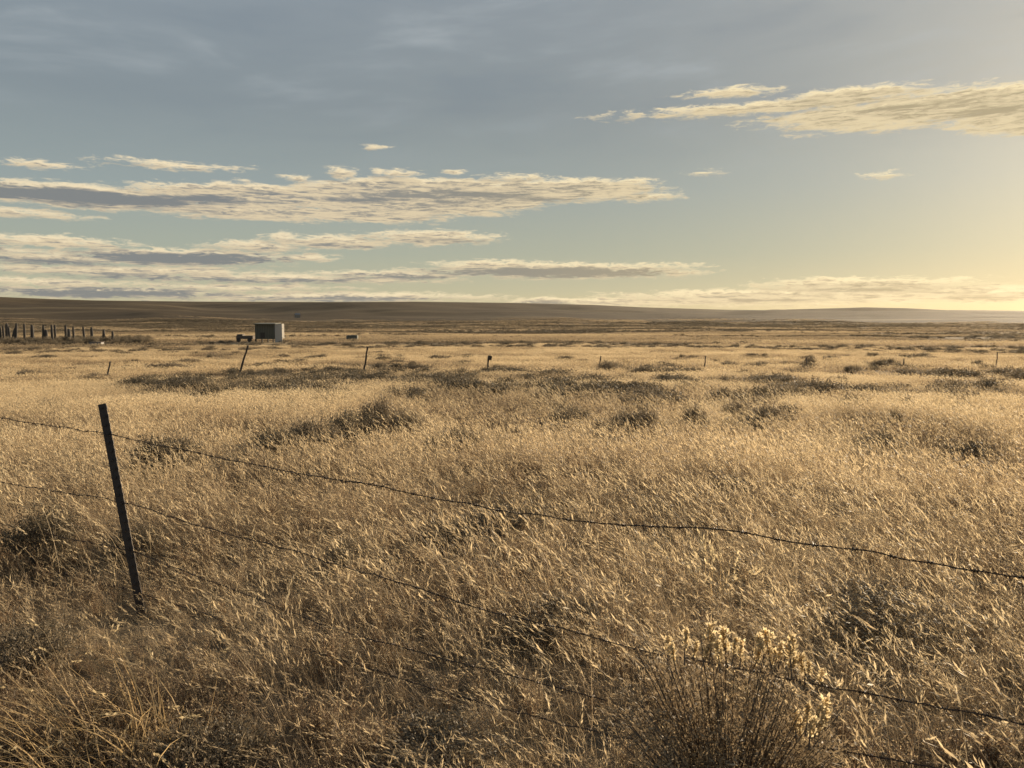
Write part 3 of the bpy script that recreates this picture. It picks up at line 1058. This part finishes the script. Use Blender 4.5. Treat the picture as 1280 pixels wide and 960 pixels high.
def thicket():
    P = []
    for x0, y0, x1, y1, n, th in ((160, 482, 330, 474, 110, 4), (300, 475, 470, 473, 170, 9), (430, 472, 580, 476, 150, 8),
                                  (540, 484, 820, 490, 110, 4), (600, 468, 700, 470, 40, 5), (200, 489, 420, 491, 40, 3)):
        for i in range(n):
            t = rng.uniform()
            px = x0 + (x1 - x0) * t + rng.normal(0, 6)
            py = y0 + (y1 - y0) * t + rng.normal(0, th) * (0.35 + 0.65 * math.sin(math.pi * min(1, max(0, t))))
            P.append(on_ground(px, min(py, 505), 0.2))
    P = np.array(P)
    n = len(P)
    s = rng.uniform(0.6, 1.5, n)
    h = rng.uniform(0.35, 0.75, n)
    rot = np.stack([np.zeros(n), np.zeros(n), rng.uniform(0, 6.28, n)], 1)
    tag(scatter('sagebrush_thicket', np.stack([P[:, 0], P[:, 1], ground_z(P[:, 0], P[:, 1])], 1), rot, np.stack([s, s, h], 1),
                rng.integers(0, 4, n), rng.uniform(0, 0.7, n), far_bush),
        'long dark band of sagebrush lining the shallow draw in front of the far posts', 'brush')
    # brush over the plain beyond the bench
    x, y, r = wedge(90000, 96, 900, 44)
    m = fbm(x / 60, y / 22, 171, 4) + 0.35 * (fbm(x / 250, y / 120, 181, 3) - 0.5)
    keep = (m > 0.47) & (rng.uniform(size=len(x)) < smooth(m, 0.47, 0.62)) | (rng.uniform(size=len(x)) < 0.05)
    keep |= (r > 98) & (r < 125) & (rng.uniform(size=len(x)) < 0.7)
    x, y, r = x[keep], y[keep], r[keep]
    n = len(x)
    s = rng.uniform(0.7, 1.8, n) * (1 + 0.8 * smooth(r, 200, 700))
    rot = np.stack([np.zeros(n), np.zeros(n), rng.uniform(0, 6.28, n)], 1)
    tag(scatter('distant_brush', np.stack([x, y, ground_z(x, y)], 1), rot, np.stack([s * 1.25, s * 1.25, s * 0.55], 1), rng.integers(0, 4, n), rng.uniform(0.3, 1, n), far_bush),
        'patchy low brush covering the plain in front of the far hills', 'brush')


thicket()


# ------------------------------------------------------------------ big foreground bush with golden plumes
def plume(seed, ln, wd):
    r = np.random.default_rng(seed)
    mb = MB()
    top = np.array([r.normal(0, .05) - 0.05, r.normal(0, .04), 1.0]) * ln
    mb.tube([np.zeros(3), top * 0.5 + r.normal(0, .003, 3), top], [0.0022, 0.0017, 0.0008], 3, 1)
    nb = 11
    for b in range(nb):
        t = 0.38 + 0.62 * b / nb
        p = top * t
        an = b * 2.4 + r.uniform(0, .6)
        bd = unit(np.array([math.cos(an) * 0.55, math.sin(an) * 0.55, 1.0]))
        bl = wd * (1.5 - 1.0 * (t - 0.38) / 0.62) * r.uniform(.7, 1.25)
        for j in range(9):
            q = p + bd * bl * r.uniform(0.05, 1)
            d = unit(r.normal(size=3) * 0.6 + np.array([0, 0, .8]))
            mb.leaf(q, d, unit(np.cross(d, r.normal(size=3))), 0.011 * r.uniform(.7, 1.5), 0.0036, 0)
    return mb


def plume_bush():
    def at(px, py, dist):
        d = pix_dir(px, py)
        t = dist / d.y
        return np.array([d.x * t, d.y * t, CAM_Z + d.z * t])
    D = 2.45
    bx, by = at(915, 900, D)[:2]
    z = gz(bx, by)
    root = empty('sagebrush', (bx, by, z))
    tag(root, 'large dark bush in the right foreground topped with sunlit golden seed plumes', 'sagebrush',
        'sagebrush bushes scattered through the grass')
    fo, st = MB(), MB()
    r = np.random.default_rng(900)
    # rounded mass: tips of the shoots reach these photo points
    tips = []
    lobes = [(r.uniform(-.36, .36), r.uniform(-.26, .26), r.uniform(0.56, 0.84)) for _ in range(11)]
    lobes += [(0.30, -0.05, 0.60), (0.26, -0.15, 0.5), (-0.12, 0.0, 0.84), (0.10, 0.02, 0.82)]
    for i in range(165):
        lx, ly, lz = lobes[r.integers(0, len(lobes))]
        c = np.array([lx + r.normal(0, .055), ly + r.normal(0, .055), lz * r.uniform(0.72, 1.02)])
        c[2] *= 1 - 0.9 * (c[0] ** 2 + c[1] ** 2)
        tips.append(c)
    for c in tips:
        m1 = np.array([c[0] * .3, c[1] * .3, c[2] * .4]) + r.normal(0, .015, 3)
        st.tube([np.array([c[0] * .06, c[1] * .06, -.03]), m1, c], [0.006, 0.0035, 0.0012], 3)
        for j in range(72):
            t = r.uniform(0.25, 1.0)
            p = m1 + (c - m1) * t + r.normal(0, 0.03, 3)
            d = unit(r.normal(size=3) * .8 + unit(c - m1))
            fo.leaf(p, d, unit(np.cross(d, r.normal(size=3))), 0.024 * r.uniform(.6, 1.4), 0.0028)
    fo.build('foliage', M_BRUSH, root)
    st.build('stems', M_TWIG, root)
    spots = [(835, 806, 9), (856, 800, 12), (866, 808, 10), (877, 812, 10), (886, 793, 16), (900, 812, 10), (909, 796, 13), (915, 806, 10),
             (930, 820, 8), (941, 806, 11), (948, 815, 9), (956, 806, 9), (967, 806, 12), (972, 812, 10), (990, 812, 12), (997, 818, 12),
             (1006, 826, 11), (1013, 832, 9), (1022, 842, 9), (846, 815, 9), (895, 820, 9), (925, 812, 8), (985, 822, 10), (962, 818, 9),
             (996, 897, 11), (1007, 890, 13), (1019, 892, 11), (1031, 884, 15), (1024, 902, 10), (1012, 905, 10), (1001, 912, 10)]
    pm = [plume(910 + i, 0.085, 0.017).mesh('seed_plume', [M_PLUME, M_TWIG]) for i in range(6)]
    for i, (px, py, hp) in enumerate(spots):
        p = at(px, py + hp * 0.6, D + r.uniform(-.16, .10) - (0.12 if py > 870 else 0))
        o = link_obj('seed_plume', pm[i % 6], root)
        s = hp * r.uniform(3.0, 4.4) * D / FPX / 0.085
        o.location = (p[0] - bx, p[1] - by, p[2] - z - 0.085 * s * 0.6)
        o.rotation_euler = (r.normal(0, .12), r.normal(-.05, .12), r.uniform(0, 6.28))
        o.scale = (s, s, s)


plume_bush()


# special bunches of grass that stand out
def bunch(name, px, py, label, mb, lift=0.0, sc=1.0):
    x, y = on_ground(px, py, lift)
    o = mb.build(name, [M_BUNCH, M_BUNCH2])
    o.location = (x, y, gz(x, y))
    o.scale = (sc, sc, sc)
    tag(o, label, 'grass')
    return o


M_BUNCH = mat_plant('golden_bunch_blade', [(0.0, (0.46, 0.32, 0.15)), (1.0, (0.66, 0.48, 0.25))], 0.5, obj_random=True)
M_BUNCH2 = mat_plant('golden_bunch_seed', [(0.0, (0.5, 0.38, 0.2)), (1.0, (0.66, 0.54, 0.33))], 0.5, obj_random=True)
bunch('grass_bunch', 130, 990, 'arching golden grass bunch in the bottom left corner, blades swept over',
      tuft(801, 300, 0.56, 0.36, 0.0036, 0.14, 0.75, 0.55, 6, curl=0.55))
bunch('grass_bunch', 895, 760, 'pale upright fan of grass plumes above the second wire, right of centre',
      tuft(802, 24, 0.30, 0.10, 0.0024, 0.85, 0.35, 0.5, 5, head=(0.11, 0.16), headw=0.0075))


# ------------------------------------------------------------------ near barbed wire fence
PX0, PZ0 = -2.35, 4.64                     # foot of the near post; the fence runs off to the lower right
FD = np.array([0.836, -0.549])
FN = np.array([0.549, 0.836])
FC = FN @ np.array([PX0, PZ0])


def on_fence(px, py):
    d = pix_dir(px, py)
    t = FC / (FN[0] * d.x + FN[1] * d.y)
    return np.array([d.x * t, d.y * t, CAM_Z + d.z * t])


def t_post(length):
    """rolled steel T post along +z: flange, web and a row of studs on the flange"""
    mb = MB()
    mb.box((0, 0, length / 2), (0.046, 0.006, length))
    mb.box((0, 0.021, length / 2 - 0.004), (0.007, 0.036, length - 0.008))
    for i in range(int(length / 0.055)):
        z = 0.08 + i * 0.055
        if z < length - 0.02:
            mb.box((0.004 * (-1) ** i, -0.007, z), (0.014, 0.008, 0.012))
            mb.box((0.0235, -0.001, z), (0.004, 0.009, 0.022))
    mb.box((0, 0.0, 0.02), (0.085, 0.004, 0.10))          # anchor plate at the ground
    return mb


def helix_wire(path, step=0.006, pitch=0.055, rad=0.0020, strand=0.00135, seed=0, splice=None):
    r = np.random.default_rng(seed)
    path = np.asarray(path, float)
    seg = np.linalg.norm(np.diff(path, axis=0), axis=1)
    cum = np.concatenate([[0], np.cumsum(seg)])
    S = np.arange(0, cum[-1], step)
    # smooth curve through the points
    P = np.stack([np.interp(S, cum, path[:, i]) for i in range(3)], 1)
    kk = np.hanning(61)
    kk /= kk.sum()
    Q = np.stack([np.convolve(np.pad(P[:, i], 30, mode='reflect', reflect_type='odd'), kk, mode='valid') for i in range(3)], 1)
    Q[:, 2] += (vnoise(S / 0.11, S * 0, seed) - 0.5) * 0.010 + (vnoise(S / 0.035, S * 0, seed + 5) - 0.5) * 0.0035
    Q[:, 0] += (vnoise(S / 0.09, S * 0 + 3, seed) - 0.5) * 0.008
    T = np.gradient(Q, axis=0)
    T /= np.linalg.norm(T, axis=1)[:, None]
    U = np.cross(T, [0, 0, 1.0])
    U /= np.linalg.norm(U, axis=1)[:, None]
    W = np.cross(T, U)
    mb = MB()
    for ph in (0, math.pi):
        a = 2 * math.pi * S / pitch + ph
        H = Q + rad * (np.cos(a)[:, None] * U + np.sin(a)[:, None] * W)
        mb.tube(H[::2], strand, 4)
    s = 0.06
    while s < cum[-1] - 0.05:
        i = int(s / step)
        n = 9
        wr = [Q[i] + T[i] * (q - n / 2) * 0.0022 + 0.0052 * (math.cos(q * 1.5) * U[i] + math.sin(q * 1.5) * W[i]) for q in range(n)]
        mb.tube(wr, 0.0016, 4)
        a0 = r.uniform(0, 6.28)
        for kx in range(4):
            a = a0 + kx * 1.57 + r.uniform(-.3, .3)
            dd = math.cos(a) * U[i] + math.sin(a) * W[i]
            st = Q[i] + T[i] * (0.008 if kx % 2 else -0.008) + dd * 0.003
            mb.tube([st, st + dd * 0.017 + T[i] * r.uniform(-.006, .006)], [0.0015, 0.0006], 3)
        s += 0.115 + r.uniform(-.012, .012)
    if splice is not None:
        i0 = int(np.argmin(np.linalg.norm(Q - splice, axis=1)))
        m = 70
        a = np.linspace(0, 22, m)
        ii = np.clip(i0 + np.linspace(-22, 22, m).astype(int), 0, len(Q) - 1)
        mb.tube(Q[ii] + (0.006 + 0.002 * np.sin(a * 2.3))[:, None] * (np.cos(a)[:, None] * U[ii] + np.sin(a)[:, None] * W[ii]), 0.002, 4)
        mb.tube([Q[i0 + 20], Q[i0 + 24] + np.array([0, 0, 0.012]), Q[i0 + 30] + np.array([0, 0, 0.016])], 0.0017, 4)
    return mb


def near_fence():
    root = empty('barbed_wire_fence', (PX0, PZ0, gz(PX0, PZ0)))
    tag(root, 'rusty barbed wire fence with four sagging strands on a leaning dark steel post', 'fence')
    base = np.array(root.location)

    def post(p_top, p_low, nm='fence_post'):
        p_top, p_low = Vector(p_top), Vector(p_low)
        d = (p_top - p_low).normalized()
        foot = p_low - d * 0.35
        ln = (p_top - foot).length
        o = t_post(ln).build(nm, M_STEEL, root)
        y = Vector((-0.22, 0.97, 0))                      # the studded flange faces the near side, away from the sun
        y = (y - d * y.dot(d)).normalized()
        x = y.cross(d)
        o.rotation_mode = 'QUATERNION'
        o.rotation_quaternion = Matrix((x, y, d)).transposed().to_quaternion()
        o.location = foot - Vector(base)
        return o
    top = on_fence(127.5, 505)
    low = on_fence(178, 775)
    post(top, low)
    wires = [
        [(0, 522), (60, 532), (127, 541), (150, 545), (220, 561), (300, 578), (365, 590), (430, 601), (470, 607), (540, 622), (600, 633),
         (660, 643), (720, 650), (780, 656), (830, 660), (872, 658), (920, 665), (980, 675), (1040, 684), (1100, 692), (1150, 700), (1280, 722)],
        [(0, 603), (75, 615), (150, 626), (200, 641), (240, 655), (320, 676), (375, 691), (440, 711), (512, 732), (560, 748), (609, 762), (660, 777),
         (710, 788), (760, 803), (818, 818), (860, 824), (950, 841), (1040, 859), (1137, 877), (1242, 897), (1280, 904)],
        [(0, 655), (80, 672), (164, 688), (225, 712), (325, 750), (416, 786), (480, 803), (530, 817), (613, 838), (663, 851), (800, 886), (987, 930), (1122, 952), (1280, 985)],
        [(0, 697), (67, 714), (172, 741), (232, 759), (330, 795), (440, 829), (540, 861), (656, 894), (745, 914), (900, 952), (1060, 990), (1280, 1040)],
    ]
    # end posts stand outside the picture, one post spacing away on either side
    for i, w in enumerate(wires):
        P = [on_fence(*q) for q in w]
        # before the first point and after the last: on to the next posts, 5.2 m from the near one
        hz = P[0][2]
        a = np.array([PX0 - FD[0] * 5.2, PZ0 - FD[1] * 5.2, P[0][2] + 0.05])
        e0 = np.array([PX0 + FD[0] * 5.2, PZ0 + FD[1] * 5.2, P[-1][2] + 0.01])
        P = [a] + P + [e0]
        o = helix_wire(np.array(P), seed=31 + i, splice=on_fence(452, 604) if i == 0 else None).build('barbed_wire', M_WIRE, root)
        o.location = -Vector(base)
    for i, (a, b) in enumerate(((127, 541), (150, 626), (164, 688), (172, 741))):
        p = on_fence(a + 8, b + 2)
        mb = MB()
        mb.tube([p + np.array([-.035, 0, 0]), p + np.array([-.03, -.022, .008]), p + np.array([.0, -.028, .004]), p + np.array([.03, -.022, -.006]), p + np.array([.04, 0, 0.004])], 0.0019, 5)
        o = mb.build('wire_clip', M_WIRE, root)
        o.location = -Vector(base)
    for s in (-1, 1):
        px, py = PX0 + s * FD[0] * 5.2, PZ0 + s * FD[1] * 5.2
        g = gz(px, py)
        post((px - .03, py, g + 1.32), (px, py, g))


near_fence()


# ------------------------------------------------------------------ far fence posts
FAR_POSTS = [  # top x,y, foot x,y, width m, label
    (138, 452, 132, 477, 0.09, 'leaning far fence post, leftmost of the thin row across the field'),
    (310, 432, 300, 465, 0.10, 'tallest far fence post, tilted hard right below the shed'),
    (459.5, 434, 456, 457, 0.09, 'thin far fence post right of the shed, third from the left'),
    (611.5, 445, 608, 470, 0.10, 'far fence post with a dark lump on its top, in the middle of the picture'),
    (751, 445, 746, 476, 0.07, 'thin slightly tilted far fence post, fifth from the left'),
    (882, 445, 879, 469, 0.07, 'thin far fence post, sixth from the left, among low sagebrush'),
    (1008, 447, 1007, 467, 0.08, 'far fence post with a small bush against it, seventh from the left'),
    (1130, 448, 1130, 462, 0.08, 'short upright far fence post, eighth from the left'),
    (1247, 440, 1244, 464, 0.06, 'faint thin far fence post in the glare, rightmost of the row'),
]


def far_posts():
    for i, (tx, ty, fx, fy, w, lab) in enumerate(FAR_POSTS):
        u = (fx - 135) / (1246 - 135)
        Y = 1 / ((1 - u) / 38.0 + u / 53.0)
        top, low = [], []
        for (px, py, o) in ((tx, ty, top), (fx, fy, low)):
            d = pix_dir(px, py)
            t = Y / d.y
            o.extend((d.x * t, Y, CAM_Z + d.z * t))
        g = gz(low[0], Y)
        top, low = Vector(top), Vector(low)
        d = (top - low).normalized()
        foot = low - d * ((low.z - g + 0.15) / d.z)
        ln = (top - foot).length
        mb = MB()
        r = np.random.default_rng(70 + i)
        n = 7
        pts = [d * ln * t + Vector((r.normal(0, .012), r.normal(0, .012), 0)) for t in np.linspace(0, 1, n)]
        mb.tube(pts, [w * 0.5 * r.uniform(.85, 1.15) for _ in range(n)], 7)
        if i == 3:
            root = empty('fence_post', foot)
            mb.build('post_shaft', M_TIMBER_DARK, root)
            m2 = MB()
            m2.box(d * ln + Vector((0.03, -0.06, -0.10)), (0.22, 0.10, 0.24), (0, 0.2, 0.3))
            m2.build('post_cap', M_TIMBER_DARK, root)
        else:
            root = mb.build('fence_post', M_TIMBER_DARK if i < 3 else M_TIMBER)
            root.location = foot
        tag(root, lab, 'fence post', 'row of far fence posts across the field')


far_posts()


# ------------------------------------------------------------------ far buildings and the row of old timbers
def at_dist(px, py, Y):
    d = pix_dir(px, py)
    t = Y / d.y
    return Vector((d.x * t, Y, CAM_Z + d.z * t))


def timbers():
    Y0 = 150.0
    spots = [(0.5, 406, 423, 'dark upright timber cut by the left picture edge, first of the old timber row'),
             (4.5, 407, 423, 'short dark timber beside the one at the left picture edge'),
             (9.5, 404, 424, 'thick pointed timber, first tall one from the left edge'),
             (12, 408, 423, 'blunt timber pressed against the thick pointed one'),
             (20, 404, 423, 'tall brown timber tilted right, upper one of a crossing pair'),
             (17, 410, 424, 'dark slanting timber, lower one of a crossing pair'),
             (31, 404, 424, 'slender sharply pointed timber left of the short stout one'),
             (40.5, 406, 420, 'stout timber standing alone between the slender one and the one with a crossbar'),
             (54.5, 406, 420, 'timber with a short crossbar at its top'),
             (58, 412, 424, 'dark timber in front of the one with a crossbar'),
             (65, 406, 418, 'faint thin timber right of the crossbar timber'),
             (69, 406, 419, 'faint thicker timber, right one of the pale pair'),
             (82.5, 406, 422, 'brown timber at the left of the tight group of three'),
             (86.5, 411, 425, 'dark middle timber of the tight group of three'),
             (92, 408, 422, 'straight timber at the right of the tight group of three'),
             (105, 408, 424, 'timber with a low bush at its right foot'),
             (115, 409, 425, 'slim timber fourth from the right end of the row'),
             (130, 412, 425, 'timber with a wide braced foot near the right end'),
             (141, 414, 425, 'short timber at the right end of the old timber row')]
    for i, (px, ty, by, lab) in enumerate(spots):
        r = np.random.default_rng(40 + i)
        Y = Y0 + r.uniform(-4, 8)
        top, low = at_dist(px, ty, Y), at_dist(px, by, Y)
        g = gz(low.x, Y)
        lean = {4: 0.12, 5: 0.25, 3: -0.05}.get(i, r.normal(0, .015))
        h = top.z - g
        w = (0.44 if i not in (2, 7, 9, 13) else 0.58) * r.uniform(.85, 1.15)
        mb = MB()
        pts = [Vector(((t - .5) * lean * h, r.normal(0, .02), t * h - 0.2 * (t == 0))) for t in (0, .25, .5, .75, .93, 1)]
        tp = 0.25 if i in (2, 6) else 0.7
        mb.tube(pts, [w * .62, w * .58, w * .55, w * .5, w * .42, w * .42 * tp], 7)
        if i == 8:
            mb.box((0.35, 0, h - 0.08), (0.8, 0.12, 0.14))
        if i == 17:
            mb.tube([(-.05, 0, h * .75), (-.55, 0, 0)], 0.12, 6)
            mb.tube([(.05, 0, h * .75), (.55, 0, 0)], 0.12, 6)
        o = mb.build('timber_post', M_TIMBER_DARK)
        o.location = (low.x, Y, g)
        tag(o, lab, 'timber post', 'row of old timbers at the far left')
    # brush among and in front of the timbers
    n = 320
    xx = rng.uniform(-110, -74, n) * 1.0
    yy = rng.uniform(134, 165, n)
    xx = (rng.uniform(-40, 190, n) - CX) / FPX * yy
    s = rng.uniform(0.9, 2.4, n)
    rot = np.stack([np.zeros(n), np.zeros(n), rng.uniform(0, 6.28, n)], 1)
    tag(scatter('timber_yard_brush', np.stack([xx, yy, ground_z(xx, yy)], 1), rot, np.stack([s, s, rng.uniform(.8, 2.3, n)], 1),
                rng.integers(0, 4, n), rng.uniform(0.6, 1, n), far_bush), 'grey brush and rubble round the row of old timbers', 'brush')


timbers()


def shed():
    Y = 152.0
    k = Y / FPX
    o = at_dist(343, 428, Y)
    g = gz(o.x, Y)
    root = empty('shed', (o.x, Y, g))
    tag(root, 'dark wooden shed on short legs with a grey end bay and sunlit pale right side', 'shed')
    H = 2.0 + 1.83 - CAM_Z
    topz = at_dist(343, 405, Y).z - g
    lowz = at_dist(343, 424, Y).z - g
    L, D = 25 * k, 9 * k
    mb = MB()
    mb.box((-L / 2, 0.6, (topz + lowz) / 2), (L, 0.12, topz - lowz))
    mb.box((-L + 0.06, 2.2, (topz + lowz) / 2), (0.12, 3.1, topz - lowz))
    mb.box((-L / 2, 3.8, (topz + lowz) / 2), (L, 0.12, topz - lowz))
    mb.build('wall', M_SHED_DARK, root)
    mb = MB()
    mb.box((-L / 2 + 0.02, 2.1, topz + 0.08), (L + 0.35, 4.0, 0.12), (0.03, 0, 0))
    mb.box((-L / 2 + 0.02, 0.12, topz - 0.02), (L + 0.3, 0.05, 0.16))
    mb.build('roof', M_SHED_DARK, root)
    mb = MB()
    mb.box((D / 2 + 0.01, 0.5, topz / 2 - 0.05), (D, 0.12, topz + 0.1))
    for i in range(5):
        mb.box((0.08 + D * i / 4.6, 0.425, topz / 2 - 0.05), (0.05, 0.03, topz + 0.08))
    mb.build('front_wall', M_SHED_GREY, root)
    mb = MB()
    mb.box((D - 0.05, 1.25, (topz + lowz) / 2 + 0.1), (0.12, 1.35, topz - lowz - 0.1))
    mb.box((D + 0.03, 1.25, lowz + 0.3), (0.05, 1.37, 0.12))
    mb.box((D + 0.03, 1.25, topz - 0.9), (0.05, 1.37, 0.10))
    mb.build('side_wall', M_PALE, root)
    mb = MB()
    for i in range(12):
        mb.box((-L + 0.2 + i * (L - 0.3) / 11, 0.525, (topz + lowz) / 2), (0.06, 0.03, topz - lowz - .02))
    mb.box((-L * 0.62, 0.52, lowz + 0.75), (0.9, 0.05, 1.1))
    mb.build('batten', M_TIMBER_DARK, root)
    for x in (-L + 0.1, -L * .66, -L * .36, -L * .1):
        mb = MB()
        mb.box((x, 0.6, lowz / 2 - .1), (0.28 if x < -L * .8 else 0.2, 0.2, lowz + 0.2 - 0.01))
        mb.build('leg', M_TIMBER_DARK, root)

    # low lean-to / wagon left of the shed
    o = at_dist(307, 426, Y + 3)
    g = gz(o.x, Y + 3)
    root = empty('wagon', (o.x, Y + 3, g))
    tag(root, 'low dark old wagon parked left of the shed', 'wagon')
    t = at_dist(307, 418, Y + 3).z - g
    mb = MB()
    mb.box((0, 0, t * .62), (3.2, 1.6, t * .42))
    mb.box((-0.9, 0, t * .9), (1.1, 1.4, t * .25))
    mb.build('wagon_bed', M_TIMBER, root)
    for x in (-1.1, 1.1):
        mb = MB()
        mb.tube([(x, -0.95, t * .28), (x, -0.75, t * .28)], t * .28, 14)
        mb.build('wheel', M_TIMBER_DARK, root)
    # dark green tank farther right
    Yt = 165
    o = at_dist(441, 426, Yt)
    g = gz(o.x, Yt)
    t = at_dist(441, 419, Yt).z - g
    root = empty('stock_tank', (o.x, Yt, g))
    tag(root, 'small dark green tank with a pale end, alone on the plain right of the shed', 'tank')
    mb = MB()
    mb.box((0, 0, t / 2), (2.1, 1.2, t))
    mb.build('tank_body', M_SHED_DARK, root)
    mb = MB()
    mb.box((-1.16, 0, t / 2), (0.2, 1.1, t * .9))
    mb.build('end_panel', M_TIN, root)
    # pale cabin on the dark slope
    o = at_dist(372, 406, 1150)
    g = gz(o.x, 1150)
    g = max(g, o.z - 3)
    root = empty('cabin', (o.x, 1150, gz(o.x, 1150)), 0.5)
    tag(root, 'tiny pale cabin on the dark slope above the shed', 'cabin')
    hh = 5.0
    mb = MB()
    mb.box((0, 0, hh / 2), (7, 6, hh))
    mb.build('wall', M_PALE, root)
    mb = MB()
    mb.add([(-3.9, -3.5, hh), (3.9, -3.5, hh), (3.9, 3.5, hh), (-3.9, 3.5, hh), (-3.9, 0, hh + 2.4), (3.9, 0, hh + 2.4)],
           [(0, 1, 5, 4), (2, 3, 4, 5), (0, 4, 3), (1, 2, 5), (0, 3, 2, 1)])
    mb.build('roof', M_TIN, root)
    # trough in front of the timbers
    Yb = 132
    o = at_dist(121, 435, Yb)
    g = gz(o.x, Yb)
    root = empty('trough', (o.x, Yb, g))
    tag(root, 'low pale box-like trough in front of the right end of the timber row', 'trough')
    t = at_dist(121, 428, Yb).z - g
    mb = MB()
    mb.box((0, -.45, t / 2), (2.0, 0.08, t))
    mb.box((0, .45, t / 2), (2.0, 0.08, t))
    mb.box((-0.96, 0, t / 2), (0.08, 0.8, t * .99))
    mb.box((0.96, 0, t / 2), (0.08, 0.8, t * .99))
    mb.build('tub', M_TIN, root)
    mb = MB()
    mb.box((0, 0, t + 0.05), (2.2, 1.05, 0.09))
    mb.build('rim', M_TIMBER, root)


shed()
